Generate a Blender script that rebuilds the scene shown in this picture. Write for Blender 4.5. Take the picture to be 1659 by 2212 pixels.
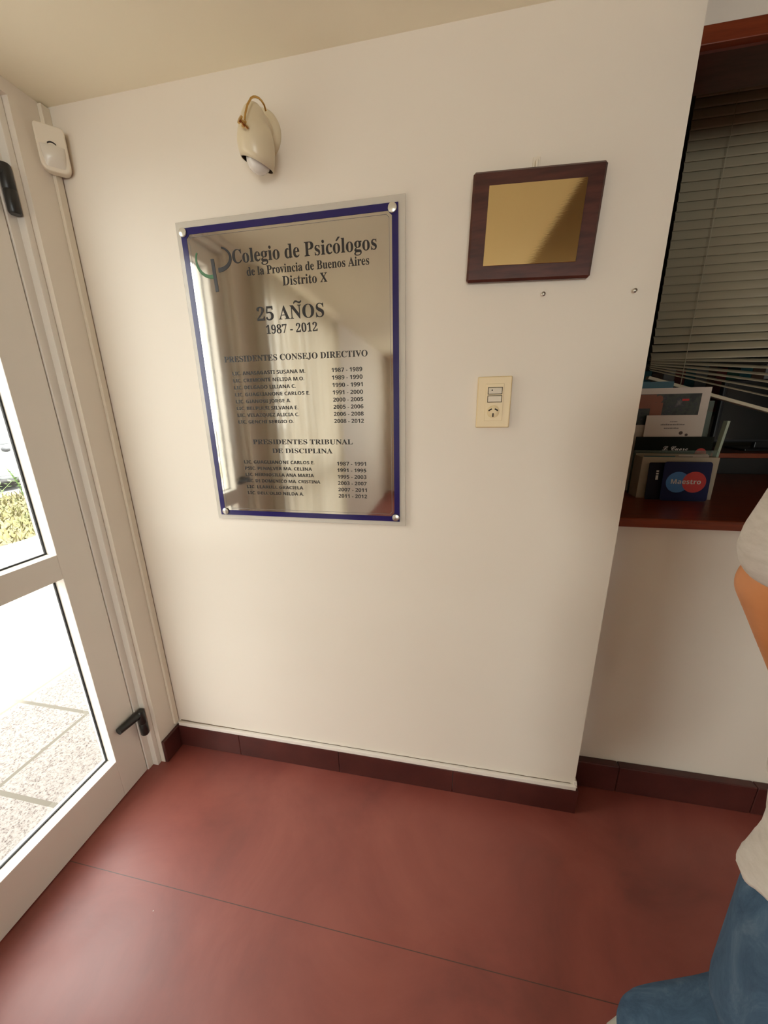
import bpy, bmesh, math, random
from mathutils import Vector, Matrix, Euler
random.seed(7)
R = math.radians
for o in list(bpy.data.objects): bpy.data.objects.remove(o)
S = bpy.context.scene
COL = S.collection

# ------------------------------------------------------------------ camera, sky, lights, exposure
cd = bpy.data.cameras.new('camera'); cam = bpy.data.objects.new('camera', cd); COL.objects.link(cam); S.camera = cam
cd.sensor_fit = 'HORIZONTAL'; cd.sensor_width = 36.0; cd.lens = 16.8825; cd.clip_start = 0.02; cd.clip_end = 300
cam.matrix_world = Matrix([[0.982104, -0.036146, 0.184837, 1.150335], [0.187628, 0.272921, -0.943562, -1.074575], [-0.016339, 0.961357, 0.274819, 1.419071], [0.0, 0.0, 0.0, 1.0]])

S.view_settings.view_transform = 'Standard'; S.view_settings.look = 'None'
S.view_settings.gamma = 1.0; S.view_settings.use_curve_mapping = False
S.view_settings.exposure = 0.55
S.cycles.max_bounces = 12; S.cycles.diffuse_bounces = 6; S.cycles.glossy_bounces = 6; S.cycles.transmission_bounces = 8
S.cycles.sample_clamp_indirect = 6.0

W = bpy.data.worlds.new('sky'); S.world = W; W.use_nodes = True
bg = W.node_tree.nodes['Background']; bg.inputs['Color'].default_value = (1.0, 0.99, 0.965, 1); bg.inputs['Strength'].default_value = 5.6

def area(name, loc, rot, sx, sy, power, color=(1, 1, 1)):
    l = bpy.data.lights.new(name, 'AREA'); l.shape = 'RECTANGLE'; l.size = sx; l.size_y = sy; l.energy = power; l.color = color
    o = bpy.data.objects.new(name, l); COL.objects.link(o); o.location = loc; o.rotation_euler = rot
    return o
# high sun from behind the building: the paving by the door lies in its shade, the verge and street in the sun
sl_ = bpy.data.lights.new('sun', 'SUN'); sl_.energy = 17.0; sl_.angle = R(2.5); sl_.color = (1.0, .97, .92)
so_ = bpy.data.objects.new('sun', sl_); COL.objects.link(so_); so_.rotation_euler = (R(5), R(16), 0)
# daylight enters through the street glazing and an added, unseen back window; portals only guide the sampling of the sky
for nm, loc, rot, sx_, sy_ in (('door_daylight', (-.16, -.49, 1.06), (0, R(-90), 0), 2.10, .72), ('side_window_daylight', (-.16, -1.82, 1.10), (0, R(-90), 0), 2.10, 1.34), ('added_window_daylight', (1.9, -5.36, 1.35), (R(90), 0, 0), 2.2, 1.7)):
    a_ = area(nm, loc, rot, sx_, sy_, 0); a_.data.cycles.is_portal = True

# ------------------------------------------------------------------ materials
def mat(name, color, rough=0.6, metal=0.0, spec=0.5, **kw):
    m = bpy.data.materials.new(name); m.use_nodes = True
    b = m.node_tree.nodes['Principled BSDF']
    b.inputs['Base Color'].default_value = (*color, 1); b.inputs['Roughness'].default_value = rough
    b.inputs['Metallic'].default_value = metal; b.inputs['Specular IOR Level'].default_value = spec
    for k, v in kw.items(): b.inputs[k.replace('_', ' ')].default_value = v
    return m
def nodes(m): return m.node_tree.nodes, m.node_tree.links, m.node_tree.nodes['Principled BSDF']
def noise_color(m, stops, scale=5, detail=5, rough=.6, stretch=(1, 1, 1), bump=0.0, bump_scale=None, dist=.002, distortion=0.0):
    n, l, b = nodes(m)
    tc = n.new('ShaderNodeTexCoord'); mp = n.new('ShaderNodeMapping'); mp.inputs['Scale'].default_value = stretch
    l.new(tc.outputs['Object'], mp.inputs['Vector'])
    nz = n.new('ShaderNodeTexNoise'); nz.inputs['Scale'].default_value = scale; nz.inputs['Detail'].default_value = detail
    nz.inputs['Roughness'].default_value = rough; nz.inputs['Distortion'].default_value = distortion
    l.new(mp.outputs[0], nz.inputs['Vector'])
    r = n.new('ShaderNodeValToRGB'); e = r.color_ramp.elements
    e[0].position, e[0].color = stops[0][0], (*stops[0][1], 1); e[1].position, e[1].color = stops[-1][0], (*stops[-1][1], 1)
    for p, c in stops[1:-1]:
        q = e.new(p); q.color = (*c, 1)
    l.new(nz.outputs['Fac'], r.inputs['Fac']); l.new(r.outputs['Color'], b.inputs['Base Color'])
    if bump:
        nb = n.new('ShaderNodeTexNoise'); nb.inputs['Scale'].default_value = bump_scale or scale * 8; nb.inputs['Detail'].default_value = 4
        l.new(mp.outputs[0], nb.inputs['Vector'])
        bp = n.new('ShaderNodeBump'); bp.inputs['Strength'].default_value = bump; bp.inputs['Distance'].default_value = dist
        l.new(nb.outputs['Fac'], bp.inputs['Height']); l.new(bp.outputs['Normal'], b.inputs['Normal'])
    return m, mp, nz, r

wall_paint = mat('wall_paint', (.78, .70, .60), .55, spec=.3)
noise_color(wall_paint, [(.3, (.76, .695, .60)), (.7, (.785, .725, .635))], 1.2, 3, bump=.12, bump_scale=26, dist=.003)
ceil_paint = mat('ceiling_paint', (.90, .85, .68), .8, spec=.2)
white_paint = mat('white_trim_paint', (.80, .75, .68), .4)
door_white = mat('white_lacquered_aluminium', (.80, .76, .69), .32)
plastic_white = mat('cream_plastic', (.76, .69, .57), .4)
plate_ivory = mat('ivory_plastic', (.73, .58, .33), .38)
black_plastic = mat('black_plastic', (.012, .012, .012), .35)
gasket = mat('black_rubber', (.012, .012, .014), .6)
slot_dark = mat('dark_slot', (.02, .012, .006), .7)
steel_screw = mat('steel_screw', (.55, .53, .48), .3, 1.0)
brass = mat('brass', (.62, .40, .14), .22, 1.0)

glass = bpy.data.materials.new('window_glass'); glass.use_nodes = True
n = glass.node_tree.nodes; l = glass.node_tree.links; n.clear()
gt = n.new('ShaderNodeBsdfTransparent'); gt.inputs[0].default_value = (.96, .98, .97, 1)
gg = n.new('ShaderNodeBsdfGlossy'); gg.inputs['Roughness'].default_value = 0.02
fr = n.new('ShaderNodeFresnel'); fr.inputs['IOR'].default_value = 1.45
mx = n.new('ShaderNodeMixShader'); ou = n.new('ShaderNodeOutputMaterial')
gb = n.new('ShaderNodeNewGeometry'); gi = n.new('ShaderNodeMath'); gi.operation = 'SUBTRACT'; gi.inputs[0].default_value = 1.0; l.new(gb.outputs['Backfacing'], gi.inputs[1])
gm = n.new('ShaderNodeMath'); gm.operation = 'MULTIPLY'; l.new(fr.outputs[0], gm.inputs[0]); l.new(gi.outputs[0], gm.inputs[1]); l.new(gm.outputs[0], mx.inputs[0]); l.new(gt.outputs[0], mx.inputs[1]); l.new(gg.outputs[0], mx.inputs[2]); l.new(mx.outputs[0], ou.inputs[0])

# red polished cement floor: large tiles with thin joints, cloudy wear, a few pale flecks
floor_m = mat('red_cement', (.18, .05, .035), .3, spec=.85)
_, mp, nz, ramp = noise_color(floor_m, [(.32, (.178, .036, .027)), (.5, (.24, .050, .036)), (.7, (.295, .072, .052))], 2.6, 7, .62, distortion=.6, bump=.05, bump_scale=12, dist=.004)
n, l, b = nodes(floor_m)
sx = n.new('ShaderNodeSeparateXYZ'); l.new(mp.outputs[0], sx.inputs[0])
def joint(out, off, period, width):
    a = n.new('ShaderNodeMath'); a.operation = 'ADD'; a.inputs[1].default_value = off; l.new(out, a.inputs[0])
    w = n.new('ShaderNodeMath'); w.operation = 'PINGPONG'; w.inputs[1].default_value = period / 2; l.new(a.outputs[0], w.inputs[0])
    c = n.new('ShaderNodeMath'); c.operation = 'LESS_THAN'; c.inputs[1].default_value = width; l.new(w.outputs[0], c.inputs[0])
    return c.outputs[0]
jy = joint(sx.outputs['Y'], .461, 1.2, .0010)
mixj = n.new('ShaderNodeMix'); mixj.data_type = 'RGBA'; mixj.inputs['B'].default_value = (.07, .026, .020, 1)
l.new(jy, mixj.inputs['Factor']); l.new(ramp.outputs['Color'], mixj.inputs['A'])
vo = n.new('ShaderNodeTexVoronoi'); vo.inputs['Scale'].default_value = 9; l.new(mp.outputs[0], vo.inputs['Vector'])
vl = n.new('ShaderNodeMath'); vl.operation = 'LESS_THAN'; vl.inputs[1].default_value = .022; l.new(vo.outputs['Distance'], vl.inputs[0])
sep = n.new('ShaderNodeSeparateColor'); l.new(vo.outputs['Color'], sep.inputs[0])
vg = n.new('ShaderNodeMath'); vg.operation = 'GREATER_THAN'; vg.inputs[1].default_value = .80; l.new(sep.outputs[0], vg.inputs[0])
vm = n.new('ShaderNodeMath'); vm.operation = 'MULTIPLY'; l.new(vl.outputs[0], vm.inputs[0]); l.new(vg.outputs[0], vm.inputs[1])
mixf = n.new('ShaderNodeMix'); mixf.data_type = 'RGBA'; mixf.inputs['B'].default_value = (.50, .40, .33, 1)
l.new(vm.outputs[0], mixf.inputs['Factor']); l.new(mixj.outputs['Result'], mixf.inputs['A']); l.new(mixf.outputs['Result'], b.inputs['Base Color'])
rn = n.new('ShaderNodeTexNoise'); rn.inputs['Scale'].default_value = 3.1; rn.inputs['Detail'].default_value = 6; rn.inputs['Distortion'].default_value = 1.2; l.new(mp.outputs[0], rn.inputs['Vector'])
rr = n.new('ShaderNodeMapRange'); rr.inputs['From Min'].default_value = .3; rr.inputs['From Max'].default_value = .7; rr.inputs['To Min'].default_value = .40; rr.inputs['To Max'].default_value = .54
l.new(rn.outputs['Fac'], rr.inputs['Value']); l.new(rr.outputs[0], b.inputs['Roughness'])

base_m = mat('red_skirting_tile', (.09, .022, .018), .3)
noise_color(base_m, [(.35, (.055, .014, .012)), (.7, (.092, .024, .019))], 7, 5, bump=.08, bump_scale=30)
wood_red = mat('varnished_red_wood', (.15, .03, .012), .3, spec=.5)
noise_color(wood_red, [(.35, (.15, .026, .009)), (.65, (.23, .046, .015))], 6, 5, stretch=(1.2, 14, 14))
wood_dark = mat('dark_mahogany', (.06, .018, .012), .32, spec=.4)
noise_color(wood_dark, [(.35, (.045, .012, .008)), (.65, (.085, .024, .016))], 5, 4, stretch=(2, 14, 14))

mirror_steel = mat('mirror_steel', (.68, .655, .61), .06, 1.0)
noise_color(mirror_steel, [(.35, (.60, .58, .54)), (.7, (.64, .62, .58))], 3, 2, bump=.015, bump_scale=9, dist=.01)
brass_plate_m = mat('engraved_brass_plate', (.80, .64, .33), .07, 1.0)
acrylic = mat('clear_acrylic', (.92, .88, .80), .08, spec=.5, Transmission_Weight=.55, IOR=1.3)
blue_enamel = mat('navy_blue_enamel', (.012, .008, .10), .2)
ink = mat('black_ink', (.012, .010, .010), .4)
green_ink = mat('green_ink', (.03, .13, .035), .4)

# ------------------------------------------------------------------ mesh helpers
class MB:
    def __init__(s): s.b = bmesh.new()
    def _add(s, pts, faces):
        v = [s.b.verts.new(p) for p in pts]
        for f in faces:
            try: s.b.faces.new([v[i] for i in f])
            except ValueError: pass
        return v
    def box(s, x0, x1, y0, y1, z0, z1, M=None):
        p = [Vector(q) for q in ((x0,y0,z0),(x1,y0,z0),(x1,y1,z0),(x0,y1,z0),(x0,y0,z1),(x1,y0,z1),(x1,y1,z1),(x0,y1,z1))]
        if M: p = [M @ q for q in p]
        s._add(p, [(3,2,1,0),(4,5,6,7),(0,1,5,4),(1,2,6,5),(2,3,7,6),(3,0,4,7)]); return s
    def prism(s, outline, h, M=None):          # outline in XY extruded along Z by h
        k = len(outline); p = [Vector((x, y, 0)) for x, y in outline] + [Vector((x, y, h)) for x, y in outline]
        if M: p = [M @ q for q in p]
        s._add(p, [tuple(reversed(range(k))), tuple(range(k, 2*k))] + [(i, (i+1) % k, k+(i+1) % k, k+i) for i in range(k)]); return s
    def rings(s, rings, cap0=True, cap1=True):
        k = len(rings[0]); allv = [[s.b.verts.new(p) for p in r] for r in rings]
        for a, c in zip(allv, allv[1:]):
            for i in range(k): s.b.faces.new((a[i], a[(i+1) % k], c[(i+1) % k], c[i]))
        if cap0: s.b.faces.new(list(reversed(allv[0])))
        if cap1: s.b.faces.new(allv[-1])
        return s
    def lathe(s, prof, M=None, seg=40, cap0=True, cap1=True):    # prof: (r, z) along local Z
        M = M or Matrix()
        return s.rings([[M @ Vector((max(r, 1e-5)*math.cos(2*math.pi*i/seg), max(r, 1e-5)*math.sin(2*math.pi*i/seg), z)) for i in range(seg)] for r, z in prof], cap0, cap1)
    def tube(s, pts, rad, seg=12, cap=True, flat=None):
        pts = [Vector(p) for p in pts]; rads = rad if isinstance(rad, (list, tuple)) else [rad]*len(pts)
        rings = []; up = None
        for i, p in enumerate(pts):
            t = (pts[min(i+1, len(pts)-1)] - pts[max(i-1, 0)]).normalized()
            if up is None: up = t.orthogonal().normalized() if flat is None else Vector(flat)
            a = (up - t*up.dot(t)).normalized(); up = a; c = t.cross(a)
            ra = rads[i] if isinstance(rads[i], (list, tuple)) else (rads[i], rads[i])
            rings.append([p + a*ra[0]*math.cos(2*math.pi*k/seg) + c*ra[1]*math.sin(2*math.pi*k/seg) for k in range(seg)])
        return s.rings(rings, cap, cap)
    def build(s, name, m=None, parent=None, smooth=False, bevel=0.0, seg=2, angle=40):
        bmesh.ops.recalc_face_normals(s.b, faces=s.b.faces)
        me = bpy.data.meshes.new(name); s.b.to_mesh(me); s.b.free()
        if m: me.materials.append(m)
        o = bpy.data.objects.new(name, me); COL.objects.link(o)
        if parent:
            o.parent = parent
            # vertices were given in world space: shift them into the parent's frame
            me.transform(world_of(parent).inverted())
        if smooth:
            for p in me.polygons: p.use_smooth = True
            if angle < 180: me.set_sharp_from_angle(angle=R(angle))
        if bevel:
            bv = o.modifiers.new('bevel', 'BEVEL'); bv.width = bevel; bv.segments = seg; bv.limit_method = 'ANGLE'; bv.angle_limit = R(40)
        return o
def world_of(o):
    M = o.matrix_basis.copy()
    while o.parent:
        o = o.parent; M = o.matrix_basis @ M
    return M
def thing(name, label, cat, loc, group=None):
    o = bpy.data.objects.new(name, None); COL.objects.link(o); o.location = loc; o.empty_display_size = .05
    return tag(o, label, cat, group)
def tag(o, label, cat, group=None, kind=None):
    o['label'] = label; o['category'] = cat
    if group: o['group'] = group
    if kind: o['kind'] = kind
    return o
def struct(o, kind='structure'): o['kind'] = kind; return o
def sphere_pts(mb, c, r, M=None, seg=24, rings=14, sc=(1, 1, 1)):
    pr = []
    for i in range(rings+1):
        a = math.pi*i/rings
        pr.append([Vector(c) + Vector((sc[0]*r*math.sin(a)*math.cos(2*math.pi*k/seg), sc[1]*r*math.sin(a)*math.sin(2*math.pi*k/seg), -sc[2]*r*math.cos(a))) if 0 < i < rings else Vector(c)+Vector((sc[0]*1e-5*math.cos(2*math.pi*k/seg), sc[1]*1e-5*math.sin(2*math.pi*k/seg), sc[2]*r*(-1 if i == 0 else 1))) for k in range(seg)])
    mb.rings(pr)

SER = {}
def serif(s):
    r = ''
    for ch in s:
        if 'A' <= ch <= 'Z': r += chr(0x1D400+ord(ch)-65)
        elif 'a' <= ch <= 'z': r += chr(0x1D41A+ord(ch)-97)
        elif '0' <= ch <= '9': r += chr(0x1D7CE+ord(ch)-48)
        else: r += ch
    return r
def sans(s):
    r = ''
    for ch in s:
        if 'A' <= ch <= 'Z': r += chr(0x1D5D4+ord(ch)-65)
        elif 'a' <= ch <= 'z': r += chr(0x1D5EE+ord(ch)-97)
        elif '0' <= ch <= '9': r += chr(0x1D7EC+ord(ch)-48)
        else: r += ch
    return r
def script(s):
    return ''.join(chr(0x1D4D0+ord(c)-65) if 'A' <= c <= 'Z' else chr(0x1D4EA+ord(c)-97) if 'a' <= c <= 'z' else c for c in s)
def text_into(mb, s, x0, x1, z, cap, y, M=None, thick=.0004, extra=0.0):
    """letters standing in the XZ plane facing -Y, baseline z, from x0 to x1, capital height cap"""
    c = bpy.data.curves.new('lettering', 'FONT'); c.body = s; c.resolution_u = 3; c.extrude = 0; c.offset = extra
    o = bpy.data.objects.new('lettering', c); COL.objects.link(o); bpy.context.view_layer.update()
    dg = bpy.context.evaluated_depsgraph_get(); me = bpy.data.meshes.new_from_object(o.evaluated_get(dg))
    bpy.data.objects.remove(o); bpy.data.curves.remove(c)
    xs = [v.co.x for v in me.vertices]; mn, mxx = min(xs), max(xs); k = (x1-x0)/(mxx-mn); kz = cap/.69
    bm2 = bmesh.new(); bm2.from_mesh(me); bpy.data.meshes.remove(me)
    vmap = {}
    for v in bm2.verts:
        p = Vector((x0+(v.co.x-mn)*k, y, z+v.co.y*kz)); vmap[v.index] = mb.b.verts.new(M @ p if M else p)
    for f in bm2.faces:
        try: mb.b.faces.new([vmap[v.index] for v in f.verts])
        except ValueError: pass
    bm2.free()

# ------------------------------------------------------------------ room shell
CE = 2.2386; WX = 1.6147; AY = .125; RX = 4.4; BY = -5.2
def shell(name, m, *boxes):
    mb = MB()
    for bx in boxes: mb.box(*bx)
    return struct(mb.build(name, m))
shell('floor', floor_m, (-.12, RX, BY, .30, -.12, 0))
CH2 = 2.56
shell('ceiling', ceil_paint, (-.30, WX, BY-.1, .42, CE, CH2+.1))
hall_ceil_dark = mat('darkened_hall_ceiling', (.22, .16, .10), .95, spec=.0); noise_color(hall_ceil_dark, [(.35, (.19, .135, .08)), (.7, (.27, .20, .13))], 4, 4, stretch=(14, 1, 1))  # made-up dark finish: darkens the brass plate's reflection and the hall side
shell('ceiling_hall', hall_ceil_dark, (WX, RX+.2, BY-.2, AY, CH2, CH2+.1))
shell('wall_front', wall_paint, (-.30, WX, 0, .42, 0, CE))
# street side: jamb strip by the corner, pier, parapets and lintels around the glazing
shell('wall_left', wall_paint, (-.22, 0, -.0995, 0, 0, CE), (-.22, 0, -1.15, -.875, 0, CE), (-.22, 0, BY, -2.49, 0, CE),
      (-.22, 0, -.875, -.0995, 2.205, CE), (-.22, 0, -2.49, -1.15, 2.205, CE), (-.22, 0, -2.49, -1.15, 0, .06))
shell('wall_right', wall_paint, (RX, RX+.2, BY, .125, 0, CH2))
shell('wall_rear', wall_paint, (-.22, .8, BY-.2, BY, 0, CE), (3.0, RX+.2, BY-.2, BY, 0, CH2), (.8, 3.0, BY-.2, BY, 2.2, CH2), (.8, 3.0, BY-.2, BY, 0, .5))
OZ0, OZ1, OX1 = 1.055, 2.195, 3.2
shell('wall_alcove', wall_paint, (WX, RX+.2, AY, .25, 0, OZ0), (OX1+.04, RX+.2, AY, .25, OZ0, CH2+.1), (WX, OX1+.04, AY, .25, OZ1+.035, CH2+.1))
# office seen through the counter opening
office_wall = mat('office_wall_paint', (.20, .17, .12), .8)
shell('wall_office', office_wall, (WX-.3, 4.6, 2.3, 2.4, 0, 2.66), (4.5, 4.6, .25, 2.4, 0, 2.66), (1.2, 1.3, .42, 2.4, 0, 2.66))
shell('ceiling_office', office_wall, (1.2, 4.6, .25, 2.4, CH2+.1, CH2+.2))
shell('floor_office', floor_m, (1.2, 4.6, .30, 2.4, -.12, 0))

# skirting: single row of red cement tiles, with a pale timber bead on top of the front one
mb = MB(); xs = [0.0, .30, .74, 1.19, WX+.004]
for a, c in zip(xs, xs[1:]): mb.box(a+.0006, c-.0006, -.014, 0, 0, .106)
mb.box(WX, WX+.012, -.014, AY-.03, 0, .106)
struct(mb.build('baseboard_front', base_m, bevel=.002))
mb = MB(); mb.box(0, .014, -.0985, -.0145, 0, .106); struct(mb.build('baseboard_left', base_m, bevel=.002))
mb = MB(); xs = [WX+.012, 1.80, 2.24, 2.70, 3.2, RX]
for a, c in zip(xs, xs[1:]): mb.box(a+.0008, c-.0008, .097, AY, 0, .120)
struct(mb.build('baseboard_alcove', base_m, bevel=.003))
mb = MB(); mb.box(.0145, WX+.003, -.013, 0, .1065, .1225); tm = struct(mb.build('trim_1', white_paint, bevel=.0015))
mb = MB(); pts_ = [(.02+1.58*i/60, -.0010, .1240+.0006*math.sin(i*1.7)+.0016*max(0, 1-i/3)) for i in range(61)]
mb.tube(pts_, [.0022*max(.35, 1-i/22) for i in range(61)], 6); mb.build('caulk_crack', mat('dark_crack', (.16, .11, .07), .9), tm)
mb = MB(); mb.box(WX, WX+.010, -.004, .02, .108, .135, Matrix.Translation((WX, 0, .108)) @ Matrix.Rotation(R(-9), 4, 'Y') @ Matrix.Translation((-WX, 0, -.108)))
struct(mb.build('trim_2', white_paint))

# ------------------------------------------------------------------ street door (opens by the corner), hinges, glass
dr = bpy.data.objects.new('door_1', None); COL.objects.link(dr); dr.location = (-.046, -.6, 0); struct(dr)
DX = -.046
MB().box(-.11, -.042, -.1415, -.100, 0, 2.205).box(-.043, -.018, -.118, -.100, 0, 2.205).box(-.11, -.022, -.875, -.846, 0, 2.205).box(-.11, -.022, -.846, -.1415, 2.176, 2.205).build('door_frame', door_white, dr, bevel=.002)
y0, y1, g0, g1 = -.843, -.1445, -.738, -.249
mb = MB()
mb.box(-.105, DX, g1, y1, .004, 2.172).box(-.105, DX, y0, g0, .004, 2.172)
mb.box(-.105, DX, g0, g1, .004, .170).box(-.105, DX, g0, g1, .920, 1.001).box(-.105, DX, g0, g1, 2.095, 2.172)
leaf = mb.build('door_leaf', door_white, dr, bevel=.0015)
for z0, z1 in ((.170, .920), (1.001, 2.095)):
    MB().box(-.092, -.088, g0-.004, g1+.004, z0-.004, z1+.004).build('glass_pane', glass, dr)
    w = .0045
    MB().box(-.0885, -.083, g0, g0+w, z0, z1).box(-.0885, -.083, g1-w, g1, z0, z1).box(-.0885, -.083, g0+w, g1-w, z0, z0+w).box(-.0885, -.083, g0+w, g1-w, z1-w, z1).build('glazing_gasket', gasket, dr)
def hinge(zb):
    k = MB(); k.lathe([(.012, zb), (.0145, zb+.004), (.0145, zb+.052), (.0135, zb+.054), (.0145, zb+.056), (.0145, zb+.108), (.012, zb+.112)], Matrix.Translation((-.024, -.133, 0)), 20)
    h = k.build('hinge', black_plastic, dr, smooth=True)
    MB().tube([(-.030, -.140, zb+.098), (-.030, -.175, zb+.100), (-.033, -.222, zb+.102)], [(.016, .017), (.016, .015), (.012, .013)], 12).build('hinge_arm', black_plastic, h, smooth=True)
    MB().box(-.040, -.030, -.139, -.117, zb+.015, zb+.095).build('hinge_plate', black_plastic, h, bevel=.003)
hinge(.183); hinge(1.935)
MB().box(-.046, .01, -.805, -.775, 1.03, 1.06).box(-.004, .012, -.805, -.685, 1.035, 1.057).build('door_handle', black_plastic, dr, bevel=.005)

# side window of the street front, with a net curtain
wn = bpy.data.objects.new('window_1', None); COL.objects.link(wn); wn.location = (-.1, -1.82, .06); struct(wn)
mb = MB(); mb.box(-.13, -.07, -2.49, -2.44, .06, 2.205).box(-.13, -.07, -1.20, -1.15, .06, 2.205).box(-.13, -.07, -2.44, -1.20, .06, .12).box(-.13, -.07, -2.44, -1.20, 2.14, 2.205).box(-.13, -.07, -1.85, -1.79, .12, 2.14).box(-.13, -.07, -2.44, -1.85, .92, 1.0).box(-.13, -.07, -1.79, -1.20, .92, 1.0)
mb.build('window_frame', door_white, wn, bevel=.002)
for ya, yb_ in ((-2.44, -1.85), (-1.79, -1.20)):
    for za, zb_ in ((.12, .92), (1.0, 2.14)): MB().box(-.102, -.098, ya, yb_, za, zb_).build('glass_pane', glass, wn)
curtain_m = bpy.data.materials.new('net_curtain'); curtain_m.use_nodes = True
n = curtain_m.node_tree.nodes; l = curtain_m.node_tree.links; n.clear()
d1 = n.new('ShaderNodeBsdfDiffuse'); d1.inputs[0].default_value = (.82, .76, .64, 1); t1 = n.new('ShaderNodeBsdfTranslucent'); t1.inputs[0].default_value = (.56, .52, .45, 1)
tr = n.new('ShaderNodeBsdfTransparent'); m1 = n.new('ShaderNodeMixShader'); m2 = n.new('ShaderNodeMixShader'); m1.inputs[0].default_value = .5; m2.inputs[0].default_value = .06
ou = n.new('ShaderNodeOutputMaterial'); l.new(d1.outputs[0], m1.inputs[1]); l.new(t1.outputs[0], m1.inputs[2]); l.new(m1.outputs[0], m2.inputs[1]); l.new(tr.outputs[0], m2.inputs[2]); l.new(m2.outputs[0], ou.inputs[0])
for ya, wd, lab in ((-1.66, .66, 'pale net curtain at the side window, nearer the door'), (-2.46, .80, 'pale net curtain at the side window, farther from the door')):
    mb = MB(); N = 70; top = []; bot = []
    for i in range(N+1):
        y = ya+wd*i/N; x = .042+.022*math.sin(i*.62)+.006*math.sin(i*.31+1)
        top.append((x, y, 2.19)); bot.append((x*1.15, y, .10))
    v = [mb.b.verts.new(p) for p in top]; w = [mb.b.verts.new(p) for p in bot]
    for i in range(N): mb.b.faces.new((v[i], v[i+1], w[i+1], w[i]))
    tag(mb.build('net_curtain', curtain_m, smooth=True, angle=180), lab, 'curtain', 'net curtains at the side window')
# unseen back window, added to bring more daylight into the room
wb = bpy.data.objects.new('window_added', None); COL.objects.link(wb); wb.location = (1.9, BY-.1, .5); struct(wb)
MB().box(.8, .86, BY-.13, BY-.07, .5, 2.2).box(2.94, 3.0, BY-.13, BY-.07, .5, 2.2).box(.86, 2.94, BY-.13, BY-.07, .5, .56).box(.86, 2.94, BY-.13, BY-.07, 2.14, 2.2).box(1.87, 1.93, BY-.13, BY-.07, .56, 2.14).build('window_frame', door_white, wb, bevel=.002)
MB().box(.86, 1.87, BY-.102, BY-.098, .56, 2.14).box(1.93, 2.94, BY-.102, BY-.098, .56, 2.14).build('glass_pane', glass, wb)

# ------------------------------------------------------------------ corner: cable duct and motion detector
duct = thing('cable_duct', 'white vertical cable duct running down the corner beside the glass door', 'cable duct', (0, -.012, .1225))
MB().box(0, .011, -.024, -.004, .1235, 2.085).build('lower_cover', plastic_white, duct, bevel=.0015)
MB().box(0, .013, -.024, 0, 2.16, CE-.004).build('upper_cover', plastic_white, duct, bevel=.0015)
MB().tube([(.0035, -.0015, .125), (.003, -.0018, .8), (.0036, -.0016, 1.5), (.003, -.0015, 2.09)], .0016, 8).build('loose_wire', mat('brown_wire', (.16, .09, .05), .6), duct, smooth=True)
pir = thing('motion_detector', 'white wedge-shaped motion detector mounted high in the wall corner', 'motion detector', (.030, -.034, 2.075))
Mp = Matrix.Translation((.028, -.030, 2.122)) @ Matrix.Rotation(R(45), 4, 'Z') @ Matrix.Rotation(R(4), 4, 'X')
def rr_outline(w, h, r, k=6, rb=None):
    pts = []
    for cx, cy, a0, q in ((w-r, h-r, 0, r), (-w+r, h-r, 90, r), (-w+(rb or r), -h+(rb or r), 180, rb or r), (w-(rb or r), -h+(rb or r), 270, rb or r)):
        for i in range(k+1):
            a = R(a0+90*i/k); pts.append((cx+q*math.cos(a), cy+q*math.sin(a)))
    return pts
MX = Matrix.Rotation(R(90), 4, 'X')          # local XY outline -> XZ plane, extrude to -Y
mb = MB(); mb.prism(rr_outline(.033, .052, .009, rb=.020), .030, Mp @ Matrix.Translation((0, .014, 0)) @ MX)
mb.build('housing', plastic_white, pir, smooth=True, bevel=.004, seg=3)
mb = MB(); rings = []
for i in range(9):
    t = i/8; z = .006-.050*t; hw = .027*(1-.25*t*t); dp = .010*math.sin(math.pi*min(1, .15+.85*t))
    rings.append([Mp @ Vector((hw*math.cos(a), -.0155-dp*abs(math.sin(a)), z)) for a in [math.pi*k/12 for k in range(13)]])
mb.rings(rings); mb.build('lens', mat('milky_lens_plastic', (.70, .65, .56), .25), pir, smooth=True)
mb = MB(); rings = []
for k in range(9):
    t = -1+k/4; z = .0135-.004*t*t
    rings.append([Mp @ Vector((.0095*t, -.0172, z+q)) for q in (-.0016, .0016)] + [Mp @ Vector((.0095*t, -.0145, z+q)) for q in (.0016, -.0016)])
mb.rings(rings); mb.build('indicator_slit', slot_dark, pir)

# ------------------------------------------------------------------ wall lamp
lamp = thing('wall_lamp', 'cream spotlight wall lamp with a brass arm above the steel sign', 'wall lamp', (.640, -.002, 2.09))
cream_enamel = mat('cream_enamel', (.70, .61, .43), .28)
MB().lathe([(.056, 0), (.056, .006), (.050, .014), (.036, .020), (.012, .023)], Matrix.Translation((.635, 0, 2.095)) @ Matrix.Rotation(R(90), 4, 'X'), 48).build('wall_plate', cream_enamel, lamp, smooth=True)
ax = Matrix.Translation((.6535, -.066, 2.118)) @ Matrix.Rotation(R(180), 4, 'X') @ Matrix.Rotation(R(-4), 4, 'Y') @ Matrix.Rotation(R(6), 4, 'X')
prof = [(.004, 0), (.014, .002), (.022, .010), (.030, .024), (.034, .040), (.0362, .041), (.041, .056), (.0435, .070), (.0435, .084), (.0415, .098), (.038, .112)]
def cut(mb, keep=.098, slope=.34):
    inv = ax.inverted()
    for v in mb.b.verts:
        q = inv @ v.co
        if q.z > .060:
            t = (q.z-.060)/.052; q.z += t*slope*q.x*1.0; v.co = ax @ q
mb = MB(); mb.lathe(prof, ax, 48, True, False)
inner = [(r-.0022, z) for r, z in prof[4:]][::-1]
cut(mb)
shade = mb.build('lamp_shade', cream_enamel, lamp, smooth=True, angle=60)
sd = shade.modifiers.new('thickness', 'SOLIDIFY'); sd.thickness = .002; sd.offset = -1
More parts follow.
